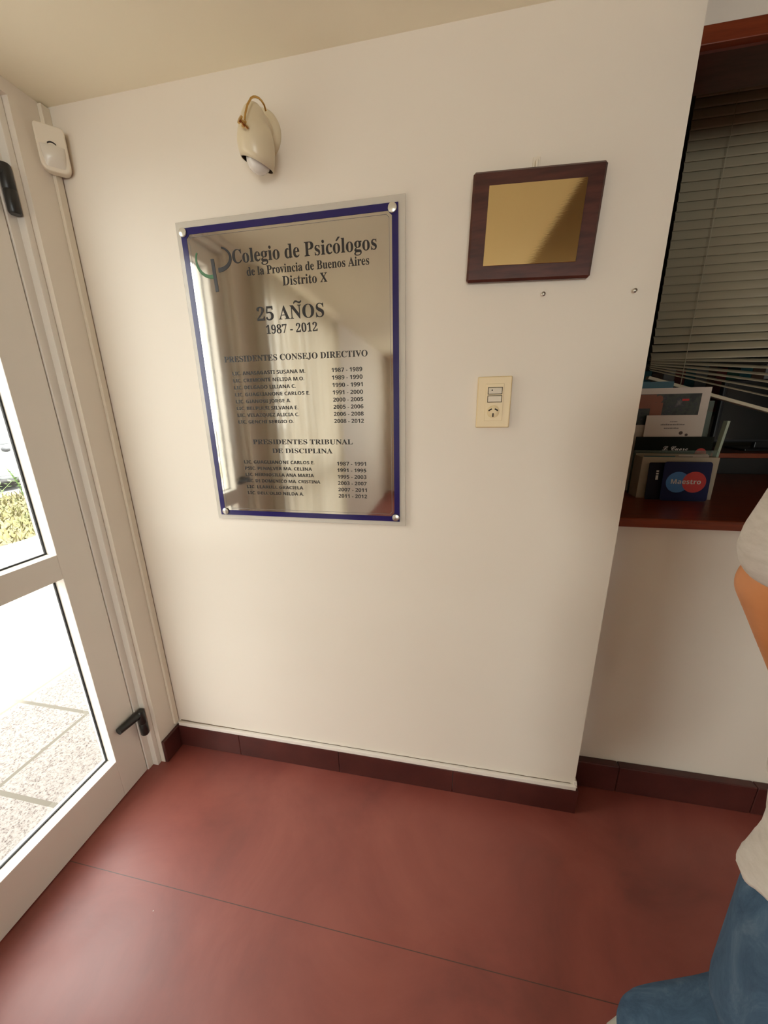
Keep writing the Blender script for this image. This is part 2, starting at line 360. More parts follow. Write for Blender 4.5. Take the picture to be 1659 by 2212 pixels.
dk = mat('shade_inside', (.06, .04, .02), .5)
mb = MB(); mb.lathe([(r-.0026, z) for r, z in prof[5:]], ax, 48, True, False); cut(mb); mb.build('shade_lining', dk, lamp, smooth=True)
mb = MB(); mb.lathe([(.013, .045), (.013, .062), (.020, .074), (.0265, .086), (.0295, .098), (.0285, .110), (.023, .121), (.013, .128), (.003, .1305)], ax @ Matrix.Translation((.004, 0, 0)), 36); mb.build('light_bulb', mat('frosted_bulb', (.75, .72, .66), .12, spec=.6), lamp, smooth=True)
MB().tube([(.655, -.012, 2.092), (.655, -.036, 2.090), (.654, -.055, 2.086)], [.022, .026, .026], 20).build('swivel_neck', cream_enamel, lamp, smooth=True)
arc = [(.651, -.112, 2.056), (.655, -.1105, 2.073), (.6605, -.107, 2.090), (.667, -.100, 2.105), (.6705, -.095, 2.110), (.6735, -.088, 2.114), (.6765, -.080, 2.1165), (.679, -.071, 2.1165), (.6805, -.063, 2.114), (.6805, -.056, 2.107)]
MB().tube(arc, .0022, 10).build('brass_arm', brass, lamp, smooth=True)
Mn = Matrix.Translation((.649, -.1135, 2.054)) @ Matrix.Rotation(R(62), 4, 'X') @ Matrix.Rotation(R(-30), 4, 'Y')
MB().lathe([(.003, -.012), (.003, -.004), (.0075, -.004), (.0075, .001), (.004, .001), (.004, .006), (.0085, .006), (.0085, .010), (.003, .011)], Mn, 18).build('thumb_nut', brass, lamp, smooth=True)

# ------------------------------------------------------------------ mirror-steel sign with acrylic sheet, blue border and lettering
sg = thing('wall_sign', 'tall mirror-steel commemorative sign with blue border and black lettering on the white wall', 'sign', (.683, -.002, 1.064))
X0, X1, Z0, Z1 = .357, 1.0095, 1.0645, 1.932
MB().box(X0, X1, -.0085, -.0005, Z0, Z1).build('acrylic_backing', acrylic, sg, bevel=.0012)
bx0, bx1, bz0, bz1 = .3715, .9915, 1.0795, 1.9155
MB().box(bx0, bx1, -.0100, -.0087, bz0, bz1).build('steel_sheet', mirror_steel, sg)
mb = MB(); bw = .0165; rad = .040; yb = -.0106
def arc_in(cx, cz, a0, a1, k=8): return [(cx+rad*math.cos(R(a0+(a1-a0)*i/k)), cz+rad*math.sin(R(a0+(a1-a0)*i/k))) for i in range(k+1)]
def border(mb, y, o0, i0, rr, th):
    ox0, ox1, oz0, oz1 = bx0+o0, bx1-o0, bz0+o0, bz1-o0; ix0, ix1, iz0, iz1 = bx0+i0, bx1-i0, bz0+i0, bz1-i0
    K = 10
    def corner(cx, cz, sxn, szn):
        # inner outline turning around the screw: concave quarter circle about the outer corner
        a_s = math.asin(min(1, i0/rr)); pts = []
        for k in range(K+1):
            a = a_s+(math.pi/2-2*a_s)*k/K; pts.append((cx+sxn*rr*math.cos(a), cz+szn*rr*math.sin(a)))
        return pts
    inn = corner(bx0, bz0, 1, 1) + corner(bx0, bz1, 1, -1)[::-1] + corner(bx1, bz1, -1, -1) + corner(bx1, bz0, -1, 1)[::-1]
    inn = corner(bx0, bz0, 1, 1)[:] + corner(bx0, bz1, 1, -1)[::-1] + corner(bx1, bz1, -1, -1) + corner(bx1, bz0, -1, 1)[::-1]
    out = [(ox0, oz0)]*(K+1) + [(ox0, oz1)]*(K+1) + [(ox1, oz1)]*(K+1) + [(ox1, oz0)]*(K+1)
    if th:      # thin line: outline offset outwards by th
        out = [(x+th*(1 if x > (bx0+bx1)/2 else -1), z+th*(1 if z > (bz0+bz1)/2 else -1)) for x, z in inn]
    n_ = len(inn); a = [mb.b.verts.new((x, y, z)) for x, z in inn]; c = [mb.b.verts.new((x, y, z)) for x, z in out]
    for i in range(n_):
        j = (i+1) % n_
        vs = [a[i], a[j]] + ([c[j]] if out[i] == out[j] else [c[j], c[i]])
        try: mb.b.faces.new(vs)
        except ValueError: pass
border(mb, yb, 0, bw, .031, 0); mb.build('blue_border', blue_enamel, sg)
mb = MB(); border(mb, yb, 0, bw+.0075, .039, .0007); mb.build('fine_inner_line', mat('grey_ink', (.25, .24, .24), .4), sg)
YT = -.0107
def lines(name, rows, fn, m=ink, extra=0.0):
    mb = MB()
    for s, x0, x1, z, cap in rows: text_into(mb, fn(s), x0, x1, z, cap, YT, extra=extra)
    return mb
def part_lines(name, rows, fn):
    for r in rows: lines('t', [r], fn).build(name, ink, sg)
part_lines('institution_lettering', [('de la Provincia de Buenos Aires', .561, .9135, 1.7856, .0205), ('Distrito X', .666, .7962, 1.7542, .0225)], serif)
mb = lines('t', [('Colegio de Psicologos', .522, .9345, 1.8184, .0335)], serif)
MB_ac = Matrix()
mb.prism([(.8325, -.0), (.8365, .0), (.8445, .0085), (.8390, .0085)], .0002, Matrix.Translation((-.0085, YT, 1.8463)) @ MX)
mb.build('institution_lettering', ink, sg)
part_lines('anniversary_lettering', [('1987 - 2012', .603, .7595, 1.6342, .0225)], serif)
mb = lines('t', [('25 ANOS', .579, .7815, 1.6697, .0345)], serif)
pts = [(-.0115, -.002), (-.007, .002), (-.002, .0018), (.003, -.0008), (.0075, -.001), (.0115, .0025), (.0115, .006), (.0075, .0032), (.003, .0034), (-.002, .0062), (-.007, .0062), (-.0115, .0025)]
mb.prism(pts, .0002, Matrix.Translation((.7045, YT, 1.7085)) @ MX)
mb.build('anniversary_lettering', ink, sg)
part_lines('heading_lettering', [('PRESIDENTES CONSEJO DIRECTIVO', .4566, .9025, 1.5625, .0165), ('PRESIDENTES TRIBUNAL', .5203, .8495, 1.3182, .0148), ('DE DISCIPLINA', .5841, .7836, 1.2903, .0148)], serif)
na = [('LIC. ANASAGASTI SUSANA M.', .7135, '1987 - 1989'), ('LIC. CREMONTE NÉLIDA M.O.', .7085, '1989 - 1990'), ('LIC. DELGADO LILIANA C.', .680, '1990 - 1991'), ('LIC. GUAGLIANONE CARLOS E.', .7235, '1991 - 2000'),
      ('LIC. GIANOBI JORGE A.', .661, '2000 - 2005'), ('LIC. BELPULSI SILVANA E.', .683, '2005 - 2006'), ('LIC. VELAZQUEZ ALICIA C.', .684, '2006 - 2008'), ('LIC. GENCHI SERGIO O.', .6645, '2008 - 2012')]
rows = []
for i, (s, xe, yr) in enumerate(na):
    z = 1.5251+(1.3822-1.5251)*i/7; rows += [(s, .4785, xe, z, .0098), (yr, .7948, .8858, z-.001, .0108)]
nb = [('LIC. GUAGLIANONE CARLOS E.', .7225, '1987 - 1991'), ('PSIC. PENALVER MA. CELINA', .7125, '1991 - 1995'), ('LIC. HERMOSILLA ANA MARIA', .7175, '1995 - 2003'), ('LIC. DI DOMENICO MA. CRISTINA', .7375, '2003 - 2007'),
      ('LIC. LLARULL GRACIELA', .6785, '2007 - 2011'), ("LIC. DELL'OLIO NILDA A.", .6785, '2011 - 2012')]
for i, (s, xe, yr) in enumerate(nb):
    z = 1.2562+(1.1540-1.2562)*i/5; rows += [(s, .4815, xe, z, .0098), (yr, .7962, .8885, z-.0025, .0108)]
part_lines('name_list_lettering', [(s.replace('É', 'E'),)+tuple(q) for s, *q in rows], sans)
# psi emblem: green left arc, black right arc and stem
def band(mb, pts, w0, w1, y=YT):
    k = len(pts); L = []; Rr = []
    for i, (x, z) in enumerate(pts):
        dx = pts[min(i+1, k-1)][0]-pts[max(i-1, 0)][0]; dz = pts[min(i+1, k-1)][1]-pts[max(i-1, 0)][1]; q = math.hypot(dx, dz)
        w = w0+(w1-w0)*i/(k-1); L.append((x-dz/q*w, z+dx/q*w)); Rr.append((x+dz/q*w, z-dx/q*w))
    a = [mb.b.verts.new((x, y, z)) for x, z in L]; c = [mb.b.verts.new((x, y, z)) for x, z in Rr]
    for i in range(k-1): mb.b.faces.new((a[i], a[i+1], c[i+1], c[i]))
mb = MB(); ps = [(.452+.0435*math.cos(R(a)), 1.8335+.0425*math.sin(R(a))) for a in range(152, 282, 6)]
band(mb, ps, .0022, .0052); mb.build('emblem_green_arc', green_ink, sg)
mb = MB(); ps = [(.4745+.0415*math.cos(R(a)), 1.8340+.0285*math.sin(R(a))) for a in range(66, -96, -6)]
band(mb, ps, .0022, .0058)
band(mb, [(.4592, 1.8345), (.4630, 1.7525)], .0050, .0050, YT-.0001); mb.build('emblem_black_stroke', ink, sg)
cap_white = mat('satin_screw_cap', (.72, .69, .60), .25, .6)
for sxp, szp, m_ in ((.3795, 1.905, cap_white), (.9765, 1.904, cap_white), (.9795, 1.0925, steel_screw), (.3905, 1.0925, steel_screw)):
    MB().lathe([(.0105, 0), (.0115, .002), (.0105, .0045), (.006, .006), (.001, .0063)], Matrix.Translation((sxp, -.0106, szp)) @ MX, 28).build('screw_cap', m_, sg, smooth=True)

# ------------------------------------------------------------------ brass plate on a dark wooden board, hanging from a hook
pl = thing('award_plaque', 'dark wooden plaque with a reflective brass plate hanging right of the steel sign', 'plaque', (1.3125, -.002, 1.715))
Mr = Matrix.Translation((1.3130, 0, 1.829)) @ Matrix.Rotation(R(1.9), 4, 'Y') @ Matrix.Rotation(R(2.0), 4, 'X')
mb = MB(); mb.box(-.1445, .1445, -.024, -.006, -.1105, .1145, Mr); mb.build('board', wood_dark, pl, bevel=.005, seg=1)
mb = MB(); mb.box(-.1065, .1065, -.0262, -.0240, -.0775, .0845, Mr); mb.build('brass_plate', brass_plate_m, pl, bevel=.0005, seg=1)
n, l, b = nodes(brass_plate_m)      # faint engraved rows of text: fine scratches only
tc = n.new('ShaderNodeTexCoord'); mpg = n.new('ShaderNodeMapping'); mpg.inputs['Scale'].default_value = (60, 1, 520); l.new(tc.outputs['Object'], mpg.inputs[0])
ng = n.new('ShaderNodeTexNoise'); ng.inputs['Scale'].default_value = 1; l.new(mpg.outputs[0], ng.inputs[0])
bg_ = n.new('ShaderNodeBump'); bg_.inputs['Strength'].default_value = .05; bg_.inputs['Distance'].default_value = .0006; l.new(ng.outputs['Fac'], bg_.inputs['Height']); l.new(bg_.outputs[0], b.inputs['Normal'])
hk = thing('picture_hook', 'small cream plastic wall hook above the wooden plaque', 'hook', (1.3135, -.001, 1.95))
MB().box(1.3055, 1.3215, -.004, -.0003, 1.934, 1.972).build('hook_plate', plastic_white, hk, bevel=.0015)
MB().tube([(1.3135, -.004, 1.963), (1.3135, -.012, 1.960), (1.3135, -.014, 1.950), (1.3135, -.010, 1.944)], .003, 10).build('hook_prong', plastic_white, hk, smooth=True)
for xx, zz, lab in ((1.3545, 1.6875, 'small steel screw sticking out of the wall right below the wooden plaque'), (1.560, 1.681, 'small steel screw sticking out of the wall near its right edge')):
    t = thing('wall_screw', lab, 'screw', (xx, 0, zz), 'screws left in the wall')
    Ms = Matrix.Translation((xx, 0, zz)) @ MX
    MB().lathe([(.0018, 0), (.0018, .007)], Ms, 12).build('shank', steel_screw, t, smooth=True)
    MB().lathe([(.0018, .0065), (.0050, .0085), (.0050, .0095), (.0035, .0112), (.0006, .0118)], Ms, 20).build('screw_head', steel_screw, t, smooth=True)

# ------------------------------------------------------------------ switch and socket plate
sw = thing('switch_plate', 'ivory wall plate with two rocker switches and a three-slot socket', 'switch', (1.2515, -.002, 1.364))
PX0, PX1, PZ0, PZ1 = 1.2075, 1.2965, 1.3645, 1.4985
MB().box(PX0, PX1, -.011, -.0003, PZ0, PZ1).build('cover', plate_ivory, sw, bevel=.003, seg=3)
MB().box(1.229, 1.276, -.0125, -.011, 1.383, 1.480).build('module_carrier', plate_ivory, sw, bevel=.001)
rock = mat('rocker_plastic', (.62, .54, .40), .35)
for zc, tilt, dot in ((1.4615, 5, True), (1.4405, -4, False)):
    MB().box(1.2345, 1.2725, -.0129, -.0124, zc-.0092, zc+.0092).build('switch_bezel', slot_dark, sw)
    Mk = Matrix.Translation((1.2535, -.0128, zc)) @ Matrix.Rotation(R(tilt), 4, 'Z')
    rk = MB().box(-.0175, .0175, -.0030, .0010, -.0078, .0078, Mk).build('rocker', rock, sw, bevel=.0012)
    if dot: MB().lathe([(.0019, 0), (.0019, .0006)], Mk @ Matrix.Translation((-.0085, -.0030, .0015)) @ MX, 14).build('pilot_light', slot_dark, rk)
cxs, czs = 1.2515, 1.4075
MB().lathe([(.0165, 0), (.0165, .0010), (.0155, .0014)], Matrix.Translation((cxs, -.0124, czs)) @ MX, 36).build('socket_face', plate_ivory, sw, smooth=True)
for dx, dz, ang in ((-.0082, .0048, 30), (.0082, .0048, -30), (0, -.0092, 90)):
    Ms = Matrix.Translation((cxs+dx, -.0139, czs+dz)) @ Matrix.Rotation(R(-ang), 4, 'Y')
    MB().box(-.0050, .0050, -.0003, .0003, -.0018, .0018, Ms).build('socket_slot', slot_dark, sw)

# ------------------------------------------------------------------ counter opening: timber surround, counter, blind
oc = bpy.data.objects.new('window_3', None); COL.objects.link(oc); oc.location = (2.4, .2, OZ1); struct(oc)
MB().box(WX, OX1+.05, AY-.012, .250, OZ1, OZ1+.035).build('lintel', wood_red, oc, bevel=.002)
MB().box(WX+.001, OX1, AY+.004, .256, OZ1-.006, OZ1-.0005).build('lintel_shade_panel', wood_dark, oc)  # added dark panel: paints shade onto the underside of the red lintel
MB().box(OX1, OX1+.04, AY-.012, .250, OZ0+.04, OZ1).build('jamb', wood_red, oc, bevel=.002)
ct = thing('counter', 'varnished reddish wooden reception counter set in the alcove opening', 'counter', (2.4, .5, OZ0))
MB().box(WX+.001, OX1+.1, .094, .95, OZ0+.004, 1.0885).build('counter_top', wood_red, ct, bevel=.004, seg=3)
blind_m = mat('beige_blind_slats', (.34, .30, .21), .45)
bl = thing('venetian_blind', 'beige venetian blind hanging crooked behind the counter display', 'blind', (2.5, .56, 1.5))
XL, XR, YB = 1.868, 3.08, .560; RZ = 1.538; slope = -.305
MB().box(XL-.005, XR+.01, YB-.022, YB+.022, CH2+.055, CH2+.098).build('headrail', blind_m, bl, bevel=.003)
mb = MB(); pitch = .0278
def slat(mb, zl, sl, tilt, w=.0325):
    rings = []
    for k in range(7):
        u = -1+k/3.; bow = .0022*(1-u*u); q = u*w/2
        rings.append((math.cos(R(tilt))*q-bow*math.sin(R(tilt)), math.sin(R(tilt))*q+bow*math.cos(R(tilt))))
    a = [mb.b.verts.new((XL, YB+y, zl+z)) for y, z in rings]; c = [mb.b.verts.new((XR, YB+y, zl+sl*(XR-XL)+z)) for y, z in rings]
    for k in range(6): mb.b.faces.new((a[k], a[k+1], c[k+1], c[k]))
z = 1.594; k = 0
while z < CH2+.05:
    slat(mb, z, -.004 if k else -.010, 80 if k > 6 else 56+4*k); z += pitch; k += 1
for i in range(1, 7): slat(mb, 1.590-.007*i, -.043*i, 34-2*i, .027)
o = mb.build('slats', blind_m, bl, smooth=True, angle=180)
sd = o.modifiers.new('thickness', 'SOLIDIFY'); sd.thickness = .0006
Mb = Matrix.Translation((XL, YB, RZ-.020)) @ Matrix.Rotation(math.atan(-slope), 4, 'Y')
MB().box(0, 1.26, -.013, .013, -.006, .006, Mb).build('bottom_rail', mat('pale_blind_rail', (.55, .49, .36), .4), bl, bevel=.002)
for xc in (1.98, 2.50, 2.95): MB().tube([(xc, YB-.014, CH2+.06), (xc, YB-.015, 2.0), (xc, YB-.013, RZ-.018+slope*(xc-XL))], .0011, 8).build('ladder_cord', blind_m, bl, smooth=True)

# things on the counter
TOP = 1.0885
card_paper = mat('white_card', (.62, .55, .48), .5); card_beige = mat('beige_carton', (.42, .36, .27), .6)
navy = mat('navy_card', (.004, .008, .060), .5, spec=.25); dark_card = mat('black_green_card', (.007, .010, .007), .7, spec=.15); near_black = mat('near_black_card', (.010, .008, .016), .6, spec=.2)
blue_dot = mat('logo_blue', (.03, .16, .46), .35); red_dot = mat('logo_red', (.52, .012, .010), .35); red_mix = mat('logo_overlap', (.30, .05, .10), .35); print_white = mat('print_white', (.62, .60, .58), .5)
grey_print = mat('grey_print', (.20, .18, .16), .5)
def lean(x, y, deg): return Matrix.Translation((x, y, TOP)) @ Matrix.Rotation(R(-deg), 4, 'X')
def disc(mb, cx, cz, r, y, M, k=40, a0=0, a1=360): 
    vs = [mb.b.verts.new(M @ Vector((cx+r*math.cos(R(a0+(a1-a0)*i/k)), y, cz+r*math.sin(R(a0+(a1-a0)*i/k))))) for i in range(k)]
    mb.b.faces.new(vs)
# payment sign
pc = thing('payment_sign', 'navy card sign with overlapping blue and red circles at the front of the counter display', 'sign', (1.95, .345, TOP))
Mc = lean(1.949, .336, 4)
MB().prism(rr_outline(.0735, .0685, .010), .0018, Mc @ Matrix.Translation((0, 0, .0695)) @ MX).build('card', navy, pc)
mb = MB(); disc(mb, -.0250, .0670, .0365, -.0021, Mc); mb.build('blue_circle', blue_dot, pc)
mb = MB(); disc(mb, .0255, .0680, .0365, -.0023, Mc); mb.build('red_circle', red_dot, pc)
mb = MB(); text_into(mb, sans('Maestro'), -.046, .046, .0615, .0155, -.0027, Mc); mb.build('wordmark', print_white, pc)
p2 = thing('payment_card', 'near-black card sign with small vertical print behind the navy sign', 'sign', (1.885, .372, TOP))
Mc = lean(1.893, .350, 4)
MB().prism(rr_outline(.058, .066, .005), .0015, Mc @ Matrix.Translation((0, 0, .067)) @ MX).build('card', near_black, p2)
mb = MB()
for k, (za, hz) in enumerate(((.072, .016), (.091, .006), (.100, .005))): mb.box(-.033, -.025, -.0022, -.0018, za, za+hz, Mc)
mb.build('print', print_white, p2)
bxo = thing('card_holder', 'beige cardboard holder standing behind the navy payment sign', 'holder', (1.94, .42, TOP))
mb = MB(); Mh = Matrix.Translation((1.936, .372, TOP)) @ Matrix.Rotation(R(-2), 4, 'Z')
mb.box(-.118, .118, 0, .003, 0, .150, Mh).box(-.118, -.115, .003, .066, 0, .149, Mh).box(.115, .118, .003, .066, 0, .149, Mh).box(-.115, .115, .063, .066, 0, .155, Mh).box(-.115, .115, .003, .063, 0, .003, Mh)
mb.build('carton', card_beige, bxo)
for k, (y, m_, xa, xb, z) in enumerate(((.395, mat('teal_leaflet', (.05, .16, .20), .5), 1.83, 1.93, .152), (.402, mat('grey_leaflet', (.30, .28, .25), .5), 1.90, 1.99, .150), (.410, card_paper, 1.95, 2.045, .153))):
    tag(MB().box(xa, xb, y, y+.002, TOP+.004, TOP+z).build('leaflet', m_), ('teal leaflet standing in the beige holder', 'grey leaflet standing in the middle of the beige holder', 'white leaflet standing at the right end of the beige holder')[k], 'leaflet', 'leaflets in the beige holder')
acr2 = mat('green_tinted_acrylic', (.72, .86, .78), .08, Transmission_Weight=.9, IOR=1.2)
ah = thing('brochure_stand', 'clear acrylic brochure stand with pale green edge on the counter', 'stand', (1.97, .50, TOP))
MB().box(1.820, 2.098, .452, .455, TOP, TOP+.165).build('front_pane', acr2, ah)
MB().box(1.820, 2.098, .535, .538, TOP, TOP+.34).build('back_pane', acr2, ah)
Me = Matrix.Translation((2.096, .453, TOP+.12)) @ Matrix.Rotation(R(5), 4, 'Y')
MB().box(-.005, .003, 0, .022, 0, .15, Me).build('side_edge', mat('acrylic_edge', (.40, .48, .38), .2), ah)
dc = thing('script_card', 'dark green-black card with white script lettering behind the beige holder', 'card', (1.95, .46, TOP))
MB().box(1.822, 2.078, .4585, .4605, TOP, 1.303).build('card', dark_card, dc)
mb = MB(); text_into(mb, script('L. Cuore'), 1.916, 2.000, 1.2535, .0165, .4580); mb.build('script_lettering', print_white, dc)
mb = MB(); disc(mb, 2.043, 1.243, .0185, .4578, Matrix()); mb.build('red_spot', mat('spot_red', (.50, .03, .02), .4), dc)
wc = thing('printed_card', 'white card with two grey lines of print in the middle of the display', 'card', (1.94, .472, TOP))
MB().box(1.850, 2.026, .470, .472, TOP+.002, 1.380, ).build('card', card_paper, wc)
mb = MB()      # rows of print too small to read in the photograph: rows of short dashes
for xa, xb, za, hz in ((1.930, 1.955, 1.3555, .003), (1.901, 1.980, 1.344, .0055), (1.914, 1.963, 1.331, .005)):
    x = xa
    while x < xb:
        w = random.uniform(.003, .008); mb.box(x, min(x+w, xb), .4695, .4699, za, za+hz*random.uniform(.75, 1)); x += w+.0012
mb.build('print', grey_print, wc)
mb = MB(); disc(mb, 1.972, 1.316, .0065, .4693, Matrix()); disc(mb, 1.991, 1.309, .005, .4693, Matrix()); mb.build('drawn_heads', mat('brown_print', (.07, .04, .03), .5), wc)
ph = thing('postcard', 'white-bordered picture postcard standing at the back of the display', 'postcard', (1.94, .492, TOP))
MB().box(1.800, 2.054, .490, .493, TOP+.002, 1.4765).build('card', card_paper, ph)
pic = mat('picture_print', (.05, .05, .05), .45)
_, mpq, nq, rq = noise_color(pic, [(.38, (.012, .016, .016)), (.5, (.035, .045, .032)), (.6, (.02, .024, .03)), (.75, (.16, .14, .12))], 26, 3)
MB().box(1.815, 2.026, .4892, .4899, 1.345, 1.4555).build('picture', pic, ph)
brn = mat('picture_brown', (.24, .075, .035), .5)
mb = MB(); mb.box(1.816, 1.880, .4886, .4890, 1.405, 1.454); mb.box(1.865, 1.905, .4884, .4888, 1.36, 1.425); sphere_pts(mb, (1.890, .4888, 1.437), .013, seg=16, rings=8, sc=(1, .03, 1.1)); mb.build('pictured_figure', brn, ph)
MB().box(1.966, 1.988, .4884, .4889, 1.430, 1.437).build('pictured_red_mark', red_dot, ph)
tag(MB().box(1.80, 1.940, .512, .515, TOP+.002, 1.500).build('folder', mat('teal_folder', (.035, .12, .16), .5)), 'teal folder behind the picture postcard, only its top showing', 'folder')

# office behind: dark box with timber edge, monitor, shelf of binders
ob = thing('desk_organizer', 'black desk organizer with a brown timber top edge beyond the counter', 'organizer', (2.6, 1.05, 0))
MB().box(2.2, 3.3, .96, 1.25, .0, 1.165).build('body', black_plastic, ob, bevel=.003); MB().box(2.2, 3.3, .95, 1.26, 1.165, 1.187).build('timber_top', wood_red, ob, bevel=.002)
mo = thing('computer_monitor', 'black computer monitor standing beyond the counter opening', 'monitor', (2.63, 1.12, 1.187))
MB().box(2.46, 2.96, 1.105, 1.135, 1.225, 1.53).build('screen_housing', mat('monitor_black', (.012, .012, .013), .5), mo, bevel=.006)
MB().box(2.475, 2.945, 1.1035, 1.105, 1.24, 1.515).build('screen', mat('dark_screen', (.016, .018, .017), .25), mo)
MB().box(2.66, 2.76, 1.115, 1.14, 1.195, 1.24).box(2.58, 2.84, 1.05, 1.20, 1.187, 1.197).build('stand', black_plastic, mo, bevel=.003)
sh = thing('office_shelf', 'dark shelf unit against the far office wall', 'shelf', (3.1, 2.15, 0))
mb = MB()
for z in (.02, .95, 1.33, 1.72, 2.15): mb.box(2.3, 4.3, 2.0, 2.28, z, z+.03)
mb.box(2.27, 2.30, 2.0, 2.28, 0, 2.18).box(4.3, 4.33, 2.0, 2.28, 0, 2.18).box(2.3, 4.3, 2.28, 2.30, 0, 2.18)
mb.build('shelf_boards', mat('shelf_board', (.07, .055, .035), .6), sh)
cols = [('red', (.20, .03, .02)), ('dark green', (.02, .10, .06)), ('teal', (.03, .14, .15)), ('grey', (.22, .21, .19)), ('brown', (.12, .06, .03)), ('white', (.45, .43, .39))]
bm_ = {c: mat('binder_'+c.replace(' ', '_'), v, .5) for c, v in cols}
binder = None; x = 2.34; k = 0
for zb, zt in ((1.3605, 1.33),):
    x = 2.34
    while x < 3.3:
        w = random.choice((.05, .065, .075)); hgt = random.uniform(.27, .32); c = cols[(k*7+k//3) % 6][0]
        o = MB().box(x, x+w-.003, 2.01, 2.26, zb, zb+hgt).build('binder', bm_[c], bevel=.002)
        tag(o, f'{c} ring binder in a row on the dark office shelf', 'binder', f'{c} ring binders on the office shelf')
        x += w; k += 1

# ------------------------------------------------------------------ outdoors: paving, verge, road, car, weeds, facade over the road
GZ = -.05
pave_m = mat('washed_gravel_paving', (.55, .47, .41), .85, spec=.2)
_, mpv, nv, rv = noise_color(pave_m, [(.36, (.070, .057, .052)), (.45, (.178, .155, .143)), (.58, (.228, .206, .192))], 110, 3, .8)
n, l, b = nodes(pave_m)
sx = n.new('ShaderNodeSeparateXYZ'); l.new(mpv.outputs[0], sx.inputs[0])
jx = joint(sx.outputs['X'], .64, .44, .009); jy = joint(sx.outputs['Y'], .30, .40, .009)
mxm = n.new('ShaderNodeMath'); mxm.operation = 'MAXIMUM'; l.new(jx, mxm.inputs[0]); l.new(jy, mxm.inputs[1])
mj = n.new('ShaderNodeMix'); mj.data_type = 'RGBA'; mj.inputs['B'].default_value = (.11, .098, .08, 1); l.new(mxm.outputs[0], mj.inputs['Factor']); l.new(rv.outputs['Color'], mj.inputs['A']); l.new(mj.outputs['Result'], b.inputs['Base Color'])
struct(MB().box(-4.0, -.12, -9, 12, -.25, GZ).build('pavement', pave_m))
soil_m = mat('dry_soil', (.34, .27, .15), .95); noise_color(soil_m, [(.35, (.05, .04, .018)), (.7, (.12, .10, .05))], 9, 5)
struct(MB().box(-7.25, -4.0, -9, 14, -.25, -.07).build('verge', soil_m))
curb_m = mat('curb_concrete', (.36, .34, .31), .85); noise_color(curb_m, [(.3, (.16, .15, .135)), (.7, (.21, .20, .18))], 6, 4)
struct(MB().box(-7.75, -7.25, -9, 16, -.25, -.10).build('curb', curb_m, bevel=.02))
road_m = mat('asphalt', (.16, .16, .165), .9); noise_color(road_m, [(.3, (.07, .07, .073)), (.7, (.11, .11, .11))], 14, 5)
struct(MB().box(-40, -7.75, -30, 40, -.30, -.15).build('street', road_m))

grass_m = mat('dry_grass', (.45, .40, .12), .8)
_, mg, ng_, rg = noise_color(grass_m, [(.32, (.045, .06, .018)), (.5, (.135, .118, .044)), (.68, (.18, .16, .075))], 3.2, 5)
mb = MB()
for i in range(11000):
    x = random.uniform(-7.2, -3.95); y = random.uniform(-3.5, 7.5)
    hgt = random.uniform(.035, .12)*(1.25 if random.random() < .15 else 1); a = random.uniform(0, 6.283); w = random.uniform(.006, .016); ln = random.uniform(.01, .09)
    dx, dy = math.cos(a), math.sin(a); z0 = -.072
    p = [(x-dy*w, y+dx*w, z0), (x+dy*w, y-dx*w, z0), (x+dx*ln*.4+dy*w*.8, y+dy*ln*.4-dx*w*.8, z0+hgt*.7), (x+dx*ln, y+dy*ln, z0+hgt)]
    mb._add(p, [(0, 1, 2), (0, 2, 3)])
tag(mb.build('dry_grass', grass_m), 'dry yellowish grass on the verge between paving and street', 'grass', kind='stuff')

leaf_m = mat('fresh_leaf', (.09, .16, .035), .6)
def weed(x, y, hgt, nb, label, seed):
    rnd = random.Random(seed); t = thing('leafy_weed', label, 'plant', (x, y, -.1), 'weeds at the edge of the verge')
    st = MB(); lf = MB()
    for k in range(nb):
        a = rnd.uniform(0, 6.283); sp = rnd.uniform(.08, .30); pts = [(x+math.cos(a)*sp*u*u, y+math.sin(a)*sp*u*u, -.1+hgt*u*rnd.uniform(.9, 1.05)) for u in (0, .35, .7, 1)]
        st.tube(pts, [.006, .005, .004, .002], 6)
        for u in range(9):
            f = .25+.75*u/8; i = min(2, int(f*3)); q = Vector(pts[i]).lerp(Vector(pts[i+1]), f*3-i if f < 1 else 1)
            b1 = rnd.uniform(0, 6.283); ln = rnd.uniform(.05, .11); w = ln*.28; d = Vector((math.cos(b1), math.sin(b1), rnd.uniform(-.2, .5))).normalized(); s = d.cross(Vector((0, 0, 1))).normalized()
            lf._add([q, q+d*ln*.5+s*w, q+d*ln, q+d*ln*.5-s*w], [(0, 1, 2, 3)])
    st.build('stems', leaf_m, t); lf.build('leaves', leaf_m, t)
weed(-6.9, 4.22, .62, 8, 'taller leafy green weed by the curb in front of the white car', 3)
weed(-6.55, 3.55, .42, 6, 'lower leafy green weed nearer the paving than the tall one', 8)

